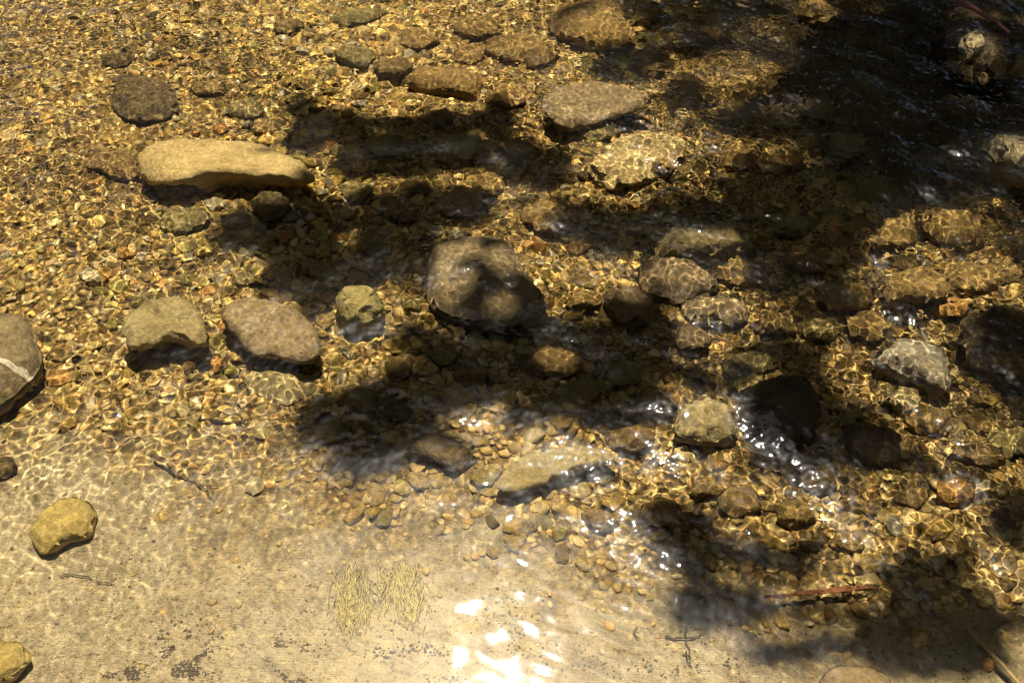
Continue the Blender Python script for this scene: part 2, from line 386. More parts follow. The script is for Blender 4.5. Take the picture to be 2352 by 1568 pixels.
def rock(name, label, poly, h, mat, cat='stone', flat=3.0, rough=.10, tilt=0.0, under=.80, group=None, seed=None, sink=.012, emerge=False, lip=False):
    """stone whose outline (seen at 0.7 of its height) is poly; h height over the bed; flat: 2 dome .. 6 slab; tilt: far side higher (+)"""
    seed = seed if seed is not None else (abs(hash_(name + label)) % 997)
    cx = sum(p[0] for p in poly) / len(poly); cy = sum(p[1] for p in poly) / len(poly)
    base = G(cx, cy, h * .6)
    zb = float(base.z)
    W = [hit(x, y, zb + h * (.7 if flat > 2.6 else .5)) for x, y in poly]
    N = 84
    if not emerge: h = min(h, -zb - .030)
    lp = smooth_loop([(p.x, p.y) for p in W], N)
    c = lp.mean(0); lp = lp - c
    size = np.abs(lp).max()
    V = []; Q = []
    ts = [.0, .12, .24, .36, .48, .58, .68, .76, .83, .89, .93, .965, .99, 1.0]
    rows = []
    for t in ts:
        z = h * (1 - t ** flat) ** (1 / min(flat, 2.4)) if t < 1 else .45 * h
        if t >= .99: z = max(z, .45 * h)
        rows.append((t, z))
    rows = [(t, .42 * h + .58 * z if t < 1 else .42 * h) for t, z in rows]
    if lip:
        rows = [(t, h * (.80 + .20 * (1 - min(t, 1) ** 7) ** .5)) for t in ts]
        rows += [(.97, .66 * h), (under * .5 + .46, .46 * h), (under * .8 + .15, .26 * h), (under + .03, .06 * h), (under, -.1 * h - sink * .4), (under * .8, -.1 * h - sink), (.3, -.12 * h - sink * 1.2), (0, -.12 * h - sink * 1.2)]
    else: rows += [(.965, .32 * h), (under * .62 + .37, .20 * h), (under + .03, .04 * h), (under, -.1 * h - sink * .4), (under * .8, -.1 * h - sink), (.3, -.12 * h - sink * 1.2), (0, -.12 * h - sink * 1.2)]
    off = Vector((seed * 1.37, seed * .71, seed * .33))
    for t, z in rows:
        for k in range(N):
            x, y = lp[k] * t
            zz = z + (tilt * y if z > .2 * h else 0)
            q = Vector((x, y, zz))
            s1 = 2.2 / max(size, .02)
            d1 = noise.noise_vector(q * s1 + off) * (rough * h)
            d2 = noise.noise_vector(q * (s1 * 4) + off) * (rough * h * .32)
            d3 = noise.noise_vector(q * 90 + off) * .0018 + noise.noise_vector(q * 38 + off) * .0032
            rdg = -abs(noise.noise(q * (s1 * 1.7) + off * 2)) * rough * h * .9 if z > .3 * h else 0
            V.append((x + d1.x * .8 + d2.x + d3.x, y + d1.y * .8 + d2.y + d3.y, zz + d1.z + d2.z + d3.z + rdg))
    m = len(rows)
    rr_ = random.Random(seed)
    Vn = np.array(V) / (size, size, h)
    for _ in range(3 if lip else 9):
        a = rr_.uniform(0, 6.28); nz_ = rr_.uniform(.1, .9)
        n_ = np.array([math.cos(a), math.sin(a), nz_]); n_ /= np.linalg.norm(n_)
        dd = Vn @ n_; top_d = dd.max(); cut = top_d * (rr_.uniform(.9, .98) if lip else rr_.uniform(.80, .96))
        Vn = Vn - np.outer(np.clip(dd - cut, 0, None) * .75, n_)
    V = Vn * (size, size, h)
    # first and last rows collapse to one point
    V = np.array(V).reshape(m, N, 3); V[0] = V[0].mean(0); V[-1] = V[-1].mean(0)
    Fs = []
    for i in range(m - 1):
        for k in range(N):
            k2 = (k + 1) % N
            Fs.append((i * N + k, i * N + k2, (i + 1) * N + k2, (i + 1) * N + k))
    V = V.reshape(-1, 3)
    top, bot = N * 0, N * (m - 1)
    F2 = []
    for f in Fs:
        f = [0 if v < N else (bot if v >= bot else v) for v in f]
        f = list(dict.fromkeys(f))[::-1]
        if len(f) > 2: F2.append(f)
    used = sorted({v for f in F2 for v in f}); mp = {v: i for i, v in enumerate(used)}
    me = bpy.data.meshes.new(name)
    me.from_pydata([tuple(V[v]) for v in used], [], [[mp[v] for v in f] for f in F2]); me.materials.append(mat)
    for p in me.polygons: p.use_smooth = True
    o = link(name, me); o.location = (c[0], c[1], zb)
    tag(o, label, cat, group)
    return o

def hash_(s):
    v = 7
    for ch in s: v = (v * 31 + ord(ch)) % 1000003
    return v

M = dict(
    slab=rock_mat('pale_slab_stone', (.70, .55, .27), (.55, .42, .20), (.78, .64, .36), fleck=.5),
    pale=rock_mat('pale_stone', (.44, .37, .20), (.31, .26, .13), (.58, .50, .30), fleck=.5),
    moss=rock_mat('mossy_stone', (.27, .225, .09), (.16, .135, .055), (.42, .36, .17), fleck=.5),
    green=rock_mat('green_stone', (.42, .37, .15), (.31, .28, .11), (.52, .45, .22), fleck=.45),
    dark=rock_mat('dark_stone', (.075, .052, .03), (.045, .035, .025), (.11, .08, .045), fleck=.5),
    brown=rock_mat('brown_stone', (.27, .18, .07), (.16, .105, .04), (.38, .26, .11), fleck=.6),
    gold=rock_mat('golden_stone', (.40, .27, .09), (.28, .18, .06), (.52, .37, .15), fleck=.7, scale=1.6),
    pink=rock_mat('pinkish_stone', (.36, .28, .19), (.27, .20, .13), (.46, .37, .25), fleck=.6),
    grey=rock_mat('grey_brown_stone', (.27, .22, .155), (.19, .155, .11), (.33, .27, .19), fleck=.35),
    streak=rock_mat('veined_boulder_stone', (.30, .245, .16), (.21, .17, .11), (.36, .29, .19), fleck=.4, streak=(-.012, -.5, .007)),
    black=rock_mat('wet_black_stone', (.030, .026, .018), (.05, .038, .022), (.02, .018, .015), rough=.6, dust=0),
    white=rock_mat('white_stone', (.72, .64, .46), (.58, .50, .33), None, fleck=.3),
    yellow=rock_mat('yellow_stone', (.62, .49, .16), (.50, .39, .12), (.66, .55, .26), fleck=.35),
    orange=rock_mat('orange_stone', (.58, .31, .08), (.46, .26, .08), None, fleck=.4),
    bright=rock_mat('pale_grey_boulder', (.50, .47, .42), (.33, .29, .24), (.62, .60, .56), fleck=.5),
)

ROCKS = [
 ('boulder', 'dark grey brown boulder standing alone in the golden gravel', [(262,178),(330,162),(385,190),(414,238),(388,262),(330,274),(275,262),(250,225)], .055, 'dark', 3, {}),
 ('stone', 'small dark red brown stone just above the dark grey boulder', [(228,126),(265,118),(303,128),(300,146),(262,156),(234,148)], .03, 'dark', 2.5, {}),
 ('slab', 'large pale yellow flat slab with a black shadow under its edge', [(310,372),(338,336),(420,320),(520,320),(600,335),(672,368),(728,408),(705,428),(600,414),(500,408),(430,424),(370,428),(320,402)], .13, 'slab', 4.5, dict(rough=.08, under=.42, tilt=-.12, lip=True)),
 ('slab', 'low brownish slab touching the left end of the large pale slab', [(196,372),(240,345),(300,342),(312,365),(312,395),(270,404),(225,388)], .045, 'brown', 3.5, {}),
 ('stone', 'mossy green rounded stone with light veins below the large slab', [(362,512),(378,482),(430,473),(480,490),(472,512),(430,530),(378,530)], .04, 'moss', 2.6, {}),
 ('stone', 'thin brown flake of stone touching a small white stone', [(370,472),(388,454),(420,454),(470,466),(468,474),(420,472)], .018, 'brown', 4, {}),
 ('stone', 'small white stone beside the thin brown flake', [(470,468),(490,459),(522,461),(512,474),(488,480)], .02, 'white', 2.5, {}),
 ('stone', 'dark rounded stone in shade below the right end of the pale slab', [(575,470),(590,440),(640,438),(665,465),(655,500),(600,505)], .05, 'dark', 2.4, {}),
 ('stone', 'low dark stone in shade left of a dark rounded stone', [(510,505),(530,488),(565,490),(580,510),(560,528),(520,525)], .03, 'moss', 2.4, {}),
 ('stone', 'long low dark stone near the top edge left of centre', [(745,42),(790,22),(870,14),(890,26),(850,46),(790,54)], .04, 'moss', 3, {}),
 ('stone', 'dark green stone with ragged rim beside a brown round one', [(766,120),(800,104),(845,112),(862,132),(835,152),(790,144)], .05, 'moss', 2.6, {}),
 ('stone', 'brown round stone right of the dark green one near the top', [(858,150),(885,128),(930,128),(948,152),(925,174),(880,172)], .05, 'brown', 2.5, {}),
 ('slab', 'flat brown slab with a straight shaded lower edge, top centre', [(938,182),(958,158),(1060,150),(1108,178),(1108,212),(1040,205),(975,196)], .06, 'gold', 4.5, dict(under=.9)),
 ('boulder', 'large speckled brown boulder at the top edge with black shade below', [(1250,50),(1290,8),(1400,-6),(1458,50),(1462,90),(1400,106),(1320,84)], .10, 'gold', 3, {}),
 ('boulder', 'golden rough boulder left of the large speckled one at top', [(1118,108),(1145,78),(1225,72),(1285,105),(1262,135),(1180,140)], .07, 'gold', 3, {}),
 ('stone', 'small golden stone above left of the golden rough boulder', [(1040,60),(1060,38),(1130,36),(1150,62),(1120,84),(1060,82)], .05, 'gold', 2.6, {}),
 ('boulder', 'smooth pinkish boulder with a bright spot and a deep crescent shadow', [(1246,238),(1285,200),(1370,190),(1460,205),(1495,232),(1450,262),(1380,282),(1300,292),(1256,270)], .13, 'pink', 2.8, dict(under=.5, tilt=-.05, lip=True)),
 ('boulder', 'pale yellow speckled rock on the broad sunlit rise right of centre', [(1340,385),(1400,335),(1470,300),(1560,305),(1575,340),(1530,390),(1470,420),(1390,430)], .05, 'slab', 2.6, dict(sink=.03, rough=.2)),
 ('stone', 'small golden knob on the right side of the broad yellow mound', [(1500,385),(1515,360),(1550,362),(1560,385),(1535,400)], .07, 'gold', 2.4, {}),
 ('stone', 'golden pointed stone lit alone against black water at top', [(1832,20),(1868,2),(1912,8),(1940,40),(1900,48),(1842,44)], .10, 'gold', 2.6, {}),
 ('stone', 'golden stone in a light patch right of the speckled boulder', [(1560,78),(1592,55),(1640,62),(1662,90),(1600,96)], .08, 'gold', 2.6, {}),
 ('slab', 'wide golden slab with dark hollows, sunlit beside the black water', [(1545,180),(1600,128),(1700,116),(1790,122),(1798,170),(1745,225),(1690,232),(1600,222)], .07, 'gold', 3.5, dict(rough=.2)),
 ('stone', 'golden stone under the wide slab, curved round a dark hollow', [(1600,262),(1640,240),(1720,238),(1750,255),(1700,278),(1640,280)], .06, 'gold', 2.6, {}),
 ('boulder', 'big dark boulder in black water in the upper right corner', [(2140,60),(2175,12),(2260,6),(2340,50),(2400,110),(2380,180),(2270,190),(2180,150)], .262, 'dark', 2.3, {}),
 ('stone', 'bluish white patch of stone lit on top of the dark corner boulder', [(2206,72),(2232,56),(2262,92),(2270,130),(2240,140),(2212,120)], .285, 'white', 3, dict(sink=0)),  # sunlit glare spot on the boulder, built as a white stone
 ('boulder', 'smooth pale boulder cut by the right edge above the speckled cobble', [(2256,340),(2280,312),(2340,306),(2410,340),(2440,390),(2370,400),(2300,370)], .27, 'white', 2.3, {}),
 ('boulder', 'speckled golden oval cobble on the right with dark lower rim', [(2118,500),(2142,472),(2198,468),(2250,502),(2272,545),(2240,566),(2200,562),(2142,532)], .10, 'gold', 3, {}),
 ('stone', 'golden stone left of the speckled oval cobble', [(2005,555),(2025,512),(2080,488),(2112,520),(2090,560),(2045,574)], .08, 'gold', 2.8, {}),
 ('boulder', 'long dark boulder just under the surface, shaded, thin bright crest', [(1500,535),(1545,506),(1650,498),(1738,520),(1730,560),(1610,575),(1515,568)], .165, 'moss', 3.0, {}),
 ('boulder', 'large smooth grey brown boulder in the middle with rippled water over it', [(958,600),(990,562),(1070,548),(1150,556),(1192,610),(1245,665),(1262,718),(1215,752),(1110,752),(1010,716),(965,660)], .10, 'grey', 2.5, {}),
 ('boulder', 'rounded tan boulder with dark hollow, right of centre', [(1466,625),(1490,592),(1560,586),(1625,606),(1655,650),(1600,686),(1510,680)], .07, 'pink', 2.8, {}),
 ('stone', 'golden pebbled stone directly right of the rounded tan boulder', [(1620,600),(1690,590),(1760,610),(1770,640),(1700,650),(1650,636)], .05, 'gold', 3, {}),
 ('boulder', 'round brown stone with one soft light spot in central shade', [(1388,690),(1418,660),(1462,660),(1500,694),(1480,730),(1420,740)], .08, 'pink', 2.3, {}),
 ('stone', 'round tan stone lit alone right of the deep central shadow', [(1548,772),(1572,746),(1618,750),(1638,785),(1600,808),(1560,800)], .06, 'pink', 2.3, {}),
 ('slab', 'long tan slab between the rounded tan boulder and round tan stone', [(1560,702),(1600,682),(1680,678),(1722,710),(1690,734),(1590,728)], .05, 'pink', 3.5, {}),
 ('slab', 'dim brown slab in the shadow under the central boulder', [(1195,822),(1250,795),(1325,805),(1342,840),(1290,862),(1215,855)], .045, 'brown', 3.2, {}),
 ('stone', 'blocky yellow green stone with square corners left of the central boulder', [(766,690),(785,652),(848,648),(870,680),(868,718),(825,736),(776,722)], .11, 'green', 5, dict(rough=.12, under=.92)),
 ('boulder', 'pale humped stone with a big black shadow in front', [(276,760),(292,722),(330,695),(400,684),(452,710),(476,765),(462,792),(400,778),(345,792),(296,796)], .13, 'pale', 3.6, dict(under=.45, tilt=-.06, lip=True)),
 ('slab', 'grey pink flat boulder leaning right of the pale humped stone', [(508,732),(535,696),(615,686),(680,715),(730,768),(738,815),(700,838),(630,822),(580,820),(545,778)], .10, 'pink', 3.6, dict(under=.5, tilt=-.08, lip=True)),
 ('slab', 'low pale slab just below the grey pink flat boulder', [(556,878),(585,842),(670,846),(745,872),(700,915),(620,925)], .035, 'pale', 3, {}),
 ('boulder', 'big round boulder with a white streak cut by the left edge', [(-60,690),(25,696),(72,756),(88,828),(60,874),(0,918),(-90,950),(-130,800)], .145, 'streak', 2.9, dict(under=.5)),
 ('boulder', 'yellow tapering stone with smooth back near the left edge of the silt', [(60,1225),(112,1160),(180,1143),(214,1168),(226,1210),(200,1232),(150,1246),(110,1268),(80,1262)], .048, 'yellow', 2.6, {}),
 ('boulder', 'yellow rock cut by the lower left corner', [(-60,1480),(15,1466),(56,1492),(52,1530),(15,1560),(-60,1590)], .05, 'yellow', 3, {}),
 ('slab', 'thin sandy slab raised on one side with a dark slit beneath', [(1140,1128),(1165,1075),(1230,1038),(1330,1020),(1412,1040),(1400,1062),(1300,1086),(1250,1114),(1190,1134)], .045, 'pale', 4, dict(under=.5, tilt=-.15, lip=True)),
 ('pebble', 'yellow egg shaped pebble alone on the silt', [(905,1112),(920,1100),(940,1108),(944,1128),(925,1138),(908,1128)], .018, 'yellow', 2.3, {}),
 ('pebble', 'cream blunt pebble on the silt edge left of centre', [(560,1118),(572,1094),(600,1092),(616,1108),(600,1132),(572,1134)], .015, 'white', 2.6, {}),
 ('pebble', 'small cream pebble just left of the shade edge', [(718,1068),(728,1058),(740,1064),(736,1078),(722,1080)], .012, 'white', 2.6, {}),
 ('boulder', 'dark grey angular rock at the lower edge of the central shade', [(928,1018),(960,985),(1035,998),(1092,1038),(1072,1072),(1005,1052)], .06, 'dark', 3, {}),
 ('boulder', 'wet black dome breaking the surface with a white glint', [(1706,905),(1722,862),(1770,842),(1832,846),(1876,882),(1890,938),(1868,990),(1795,1005),(1730,972)], .185, 'black', 2.3, dict(rough=.04, under=.95)),
 ('boulder', 'round pale stone crossed by light lines, left of the black dome', [(1545,975),(1572,930),(1630,916),(1688,948),(1692,998),(1625,1022),(1562,1012)], .085, 'pale', 2.3, {}),
 ('slab', 'pale grey wedge shaped slab right of the black dome', [(1998,815),(2050,780),(2130,776),(2182,828),(2198,878),(2160,898),(2095,862)], .10, 'bright', 3, {}),
 ('stone', 'greenish round stone above left of the black dome', [(1660,850),(1690,815),(1750,812),(1780,840),(1740,870),(1690,872)], .05, 'moss', 2.3, {}),
 ('boulder', 'large deep brown boulder with sparkles, right edge', [(2200,760),(2240,712),(2330,705),(2420,740),(2440,840),(2330,880),(2230,840)], .115, 'dark', 2.5, {}),
 ('boulder', 'dark stone beneath the sparkling water right of the black dome', [(1930,1010),(1960,975),(2030,972),(2075,1015),(2050,1060),(1970,1062)], .07, 'dark', 2.4, {}),
 ('stone', 'tan stone on the silt at the bottom edge, right of centre', [(1862,1590),(1905,1540),(1985,1530),(2055,1560),(2070,1600),(1960,1625)], .045, 'pink', 2.3, {}),
 ('pebble', 'brown ball shaped pebble beside the pale reed stem', [(2254,1520),(2262,1508),(2280,1508),(2290,1522),(2278,1536),(2260,1534)], .018, 'orange', 2.2, {}),
 ('pebble', 'large cream angular pebble on the left gravel', [(182,632),(198,618),(228,622),(242,640),(222,654),(194,648)], .02, 'white', 2.6, {}),
 ('pebble', 'bright orange pebble on the left gravel below the mossy stone', [(262,576),(276,566),(302,572),(308,584),(290,592),(270,588)], .02, 'orange', 2.6, {}),
 ('pebble', 'oval cream yellow pebble at the rim of the shade on the left', [(452,572),(470,562),(492,566),(494,580),(472,586),(456,582)], .02, 'yellow', 2.4, {}),
 ('stone', 'flat olive stone above the pale humped stone', [(286,688),(310,668),(370,668),(408,682),(380,702),(310,704)], .025, 'moss', 3, {}),
 ('stone', 'small dark topped stone at the left edge above the silt', [(-30,1085),(-10,1050),(25,1052),(38,1075),(20,1100),(-15,1105)], .03, 'dark', 2.4, {}),
 ('pebble', 'flat orange brown stone right of the left edge boulder', [(104,868),(120,846),(156,850),(164,872),(140,886),(114,884)], .02, 'orange', 2.6, {}),
 ('pebble', 'flat brown stone with dark rim above the orange brown one', [(106,812),(128,800),(158,806),(160,820),(138,830),(116,826)], .02, 'brown', 2.6, {}),
 ('pebble', 'tiny white stone at the right foot of the dark grey boulder', [(398,268),(406,262),(418,264),(420,274),(408,280),(399,276)], .018, 'white', 2.4, {}),
 ('stone', 'tan round stone in shade at the left edge of the dark middle', [(880,845),(900,822),(935,824),(950,850),(925,870),(892,868)], .035, 'brown', 2.3, {}),
 ('stone', 'brown stone below the black dome in the sparkling patch', [(2050,1140),(2085,1115),(2125,1128),(2130,1155),(2090,1168)], .035, 'brown', 2.4, {}),
]
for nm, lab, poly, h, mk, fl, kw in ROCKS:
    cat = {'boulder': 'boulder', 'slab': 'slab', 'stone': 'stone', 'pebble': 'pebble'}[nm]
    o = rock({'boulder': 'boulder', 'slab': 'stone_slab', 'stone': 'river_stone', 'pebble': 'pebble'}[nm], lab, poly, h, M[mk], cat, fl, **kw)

# filler cobbles in the deeper middle and right of the stream
cob = [(1250,500,60,'gold'),(1060,470,60,'brown'),(1330,560,40,'gold'),(920,480,50,'brown'),(860,560,50,'moss'),(950,430,40,'gold'),(1120,420,50,'gold'),(820,440,45,'moss'),(740,620,40,'moss'),
       (1060,330,60,'moss'),(880,330,60,'moss'),(1180,340,45,'brown'),(1010,270,40,'brown'),(1500,150,50,'brown'),(1680,350,60,'gold'),(1790,365,60,'gold'),(1880,240,60,'brown'),(1950,330,60,'moss'),
       (1760,60,50,'brown'),(2000,430,60,'moss'),(1850,600,60,'brown'),(1950,680,70,'gold'),(2100,660,80,'gold'),(2230,640,70,'gold'),(2310,620,50,'brown'),(2000,750,60,'gold'),(2180,700,50,'orange'),
       (1780,740,60,'brown'),(1880,760,50,'moss'),(1090,860,50,'brown'),(1010,820,40,'moss'),(1330,900,60,'moss'),(1440,860,60,'moss'),(1500,930,50,'brown'),(1450,1010,60,'brown'),(830,920,50,'moss'),
       (900,940,50,'dark'),(760,990,45,'moss'),(2130,960,60,'gold'),(2080,920,50,'pale'),(2250,1040,60,'brown'),(2310,1010,60,'green'),(2200,1130,50,'orange'),(1520,1180,60,'gold'),(1700,1150,60,'brown'),
       (1620,1120,45,'gold'),(1820,1180,55,'gold'),(1880,1100,50,'brown'),(1950,1240,50,'gold'),(1380,1190,45,'gold'),(560,640,40,'moss'),(1380,300,50,'moss'),(1160,220,50,'gold'),(1080,120,45,'gold'),(960,90,50,'gold'),(660,60,40,'brown'),(480,200,40,'brown'),(560,250,45,'moss'),(610,290,40,'brown'),(1640,190,40,'dark'),(1480,40,40,'brown'),(1720,880,50,'moss'),(2020,640,40,'dark'),(1340,690,40,'gold'),(1820,520,50,'moss')]
CL = {'gold': 'golden brown', 'brown': 'dull brown', 'moss': 'dark olive', 'dark': 'near black', 'pale': 'pale tan', 'green': 'green tinged', 'orange': 'orange'}
near = [('the central boulder', 1110, 650), ('the pinkish boulder with the bright spot', 1370, 240), ('the black dome', 1795, 920), ('the speckled oval cobble', 2195, 520), ('the large pale slab', 520, 370),
        ('the wide golden slab', 1680, 170), ('the thin sandy slab', 1270, 1090), ('the pale yellow speckled rock', 1470, 370), ('the pale wedge slab', 2100, 840), ('the dark angular rock', 1010, 1030), ('the red roots', 1890, 1355),('the flat brown slab', 1020, 185),('the rounded tan boulder', 1560, 640)]
def side(dx, dy):
    a = ('right of' if dx > 0 else 'left of'); v = ('below' if dy > 0 else 'above')
    if abs(dx) > 2 * abs(dy): return a
    if abs(dy) > 1.2 * abs(dx): return v
    return v + ' and ' + a
seen = {}
cob_specs = []
for x, y, s, mk in cob:
    n, nx_, ny_ = min(near, key=lambda t: math.hypot(t[1] - x, t[2] - y))
    key = (mk, n, side(x - nx_, y - ny_)); seen.setdefault(key, []).append(1); cob_specs.append((x, y, s, mk, key))
done = {}
for x, y, s, mk, key in cob_specs:
    a0 = random.uniform(0, 6.28); poly = []
    for k in range(8):
        t = k * 6.2832 / 8; r = s * random.uniform(.75, 1.1)
        poly.append((x + r * math.cos(t), y + .55 * r * math.sin(t)))
    lab = '%s rounded cobble %s %s' % (CL[mk], key[2], key[1])
    if len(seen[key]) > 1:
        done[key] = done.get(key, 0) + 1
        lab += ', ' + ['first', 'second', 'third', 'fourth', 'fifth', 'sixth'][done[key] - 1] + ' from the left'
    rock('cobble', lab, poly, s * random.uniform(.0006, .00085), M[mk], 'cobble', 2.4, rough=.14, group='rounded cobbles on the stream bed', seed=int(x + y))

# ------------------------------------------------------------------ pebbles
import bmesh
def ico(sub):
    bm = bmesh.new(); bmesh.ops.create_icosphere(bm, subdivisions=sub, radius=1)
    V = np.array([v.co[:] for v in bm.verts]); Fc = np.array([[v.index for v in f.verts] for f in bm.faces]); bm.free()
    return V, Fc
def peb_shape(sub, seed):
    V, Fc = ico(sub); r = random.Random(seed)
    o = Vector((seed * 3.1, seed * 1.7, 0)); sc_ = np.array([1, r.uniform(.55, .9), r.uniform(.3, .5)])
    # a few chopped sides make it a worn but angular stone
    for _ in range(5):
        n = Vector((r.gauss(0, 1), r.gauss(0, 1), r.gauss(0, .8))).normalized(); n = np.array(n)
        d = V @ n; cut = r.uniform(.62, .85); V = V - np.outer(np.clip(d - cut, 0, None) * .85, n)
    V = V * sc_
    W = [Vector(v) + Vector(noise.noise_vector(Vector(v) * 1.4 + o)) * .22 for v in V]
    return np.array([w[:] for w in W]), Fc
PAL = [('ochre', (.52, .36, .09), 30), ('tan', (.46, .34, .14), 24), ('brown', (.24, .155, .05), 18), ('dark', (.10, .07, .03), 8),
       ('olive', (.33, .28, .075), 14), ('cream', (.66, .54, .26), 7), ('orange', (.55, .28, .07), 6), ('grey', (.33, .30, .23), 9)]
pw = np.array([p[2] for p in PAL], float); pw /= pw.sum()

cand = []
N_P = 42000
xs = RNG.uniform(-1.9, 1.9, N_P); ys = RNG.uniform(.5, 3.05, N_P)
st = silt(xs, ys); ok = np.abs(xs) < (ys * .0 + .54 * np.hypot(ys, CAM_H) + .12)
rad = (np.exp(RNG.normal(math.log(.0070), .50, N_P)) * (1 + .38 * np.clip(n2(xs, ys, 6, 11), -1, 1))).clip(.003, .026)
keep = ok & (RNG.uniform(0, 1, N_P) > np.clip(st * 1.5, 0, .82))
rad = np.where(st > .75, np.minimum(rad * .36, .0065), rad * (1 - .5 * np.clip(st, 0, .8)))
xs, ys, st, rad = xs[keep], ys[keep], st[keep], rad[keep]
zs = bedz(xs, ys)
ci = RNG.choice(len(PAL), len(xs), p=pw)
rock_xy = [(o.location.x, o.location.y, max(o.dimensions.x, o.dimensions.y) * .42) for o in COL.objects if o.get('category') in ('boulder', 'slab', 'stone', 'cobble')]
free = np.ones(len(xs), bool)
for rx, ry, rr in rock_xy: free &= np.hypot(xs - rx, ys - ry) > rr
score = rad / np.sqrt(xs ** 2 + ys ** 2 + CAM_H ** 2) * free * (np.abs(xs) < .5 * np.hypot(ys, CAM_H)) * (ys > .75) * (ys < 2.6)
big = set(np.argsort(-score)[:235].tolist())

T_lo = [peb_shape(2, s) for s in range(14)]
VV = []; FF = []; CC = []; base = 0
for i in range(len(xs)):
    if i in big: continue
    V, Fc = T_lo[i % 14]
    a = RNG.uniform(0, 6.28); c, s = math.cos(a), math.sin(a); r = rad[i]
    tx, ty = RNG.normal(0, .25, 2)
    v = V * r; v = np.stack([v[:, 0] * c - v[:, 1] * s, v[:, 0] * s + v[:, 1] * c, v[:, 2]], -1)
    v[:, 2] += v[:, 0] * tx + v[:, 1] * ty
    v += (xs[i], ys[i], zs[i] + r * .08)
    VV.append(v); FF.append(Fc + base); base += len(V)
    k = np.array(PAL[ci[i]][1]) * RNG.uniform(.75, 1.25)
    dust = .20 + .38 * float(np.clip((1.75 - ys[i]) / .6, 0, 1)); k = k * (1 - dust) + np.array((.40, .30, .15)) * dust
    k = k * (1 - .78 * float(np.clip((-zs[i] - .185) / .06, 0, 1)))  # shade of the deep water put into the pebble colour too
    CC.append(np.tile(k, (len(V), 1)))
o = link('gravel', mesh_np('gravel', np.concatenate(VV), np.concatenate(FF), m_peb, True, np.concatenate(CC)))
tag(o, 'bed of small ochre, brown and olive pebbles under shallow water', 'gravel', kind='stuff')

m_pebc = {}
for n, c, w in PAL:
    m_pebc[n] = rock_mat(n + '_pebble_stone', c, tuple(x * .72 for x in c), None, fleck=.5, scale=1.5, dust=.35)
PM = {}
def area(x, y):
    if y < 1.15: return 'the silt near the foot of the scene' if x < .5 else 'the lower right corner'
    c = 'left' if x < -.45 else ('middle' if x < .4 else 'right')
    return 'the %s gravel, %s' % (c, 'upper part' if y > 1.75 else 'lower part')
for i in sorted(big):
    n = PAL[ci[i]][0]; t = i % 5
    if (n, t) not in PM:
        V, Fc = peb_shape(3, 40 + t); PM[n, t] = mesh_np('pebble', V, Fc, m_pebc[n])
    o = link('pebble', PM[n, t])
    r = rad[i]; o.location = (xs[i], ys[i], zs[i] + r * .3); o.scale = (r, r, r)
    o.rotation_euler = (RNG.normal(0, .2), RNG.normal(0, .2), RNG.uniform(0, 6.28))
    ar = area(xs[i], ys[i])
    tag(o, '%s worn pebble among the small stones of %s' % (n, ar), 'pebble', '%s pebbles in %s' % (n, ar))

# ------------------------------------------------------------------ twigs, roots, reed, algae, litter
def wpts(pix, above=.006, sub=5, jit=.0):
    lp = []
    P = [Vector((x, y, 0)) for x, y in pix]
    for i in range(len(P) - 1):
        for k in range(sub): lp.append(P[i].lerp(P[i + 1], k / sub))
    lp.append(P[-1]); o = []
    for p in lp:
        q = G(p.x, p.y, above); o.append(Vector((q.x + random.gauss(0, jit), q.y + random.gauss(0, jit), q.z + above)))
    return o
def stick(name, label, cat, pix, r0, r1, mat, above=.006, forks=(), jit=.0012):
    L_ = [(wpts(pix, above, 5, jit), None)] + [(wpts(f, above, 4, jit * .7), None) for f in forks]
    lst = []
    for k, (p, _) in enumerate(L_):
        n = len(p); a = r0 if k == 0 else r0 * .6
        lst.append((p, [a + (r1 - a) * i / (n - 1) for i in range(n)]))
    o = link(name, tubes_mesh(name, lst, mat)); return tag(o, label, cat)
stick('twig', 'thin curved dark twig lying on the silt below the gravel edge', 'twig', [(352,1058),(400,1090),(440,1105),(470,1125),(488,1150)], .0018, .0006, m_twig, forks=[[(400,1090),(380,1062)],[(455,1112),(500,1118)]])
stick('stick', 'short dark stick half buried in the gravel left of the shade', 'stick', [(440,962),(500,968),(560,972),(622,985)], .003, .001, m_twig, forks=[[(540,971),(580,960)]])
stick('twig', 'hair thin brown stem right below the yellow tapering stone', 'twig', [(138,1322),(160,1316),(200,1324),(255,1342)], .0013, .0007, m_twig)
stick('twig', 'black twig bent in a T shape on the silt at lower right', 'twig', [(1572,1438),(1578,1480),(1590,1532)], .0015, .0006, m_twig, forks=[[(1556,1434),(1590,1441),(1625,1444)],[(1574,1490),(1576,1510),(1588,1530)]])
stick('twig', 'tiny hook shaped dark stem beside the sun glare', 'twig', [(1462,1438),(1456,1448),(1458,1458),(1466,1464)], .0012, .0008, m_twig)
stick('twig', 'small flat dark twig left of the T shaped one', 'twig', [(1528,1460),(1560,1466),(1600,1460),(1618,1450)], .0016, .0008, m_twig)
stick('reed', 'straight pale reed stem lying in the lower right corner', 'reed', [(2222,1438),(2262,1482),(2300,1522),(2360,1590)], .0028, .0045, m_reed, above=.02, jit=.0004)
stick('reed', 'thin darker stem alongside the straight pale reed', 'reed', [(2288,1528),(2320,1560),(2350,1600)], .0025, .002, m_twig, above=.012, jit=.0004)
lst = []
for k in range(9):
    dy = random.uniform(-9, 9); x0 = random.uniform(1750, 1880); x1 = random.uniform(1950, 2045)
    pix = [(x0, 1366 + dy * .8), (1880, 1360 + dy * random.uniform(-.6, 1)), (1950, 1356 + dy * .5), (x1, 1348 + dy * .5)]
    p = wpts([q for q in sorted(pix)], .028, 6, .0014); lst.append((p, [.0022 - .0014 * i / len(p) for i in range(len(p))]))
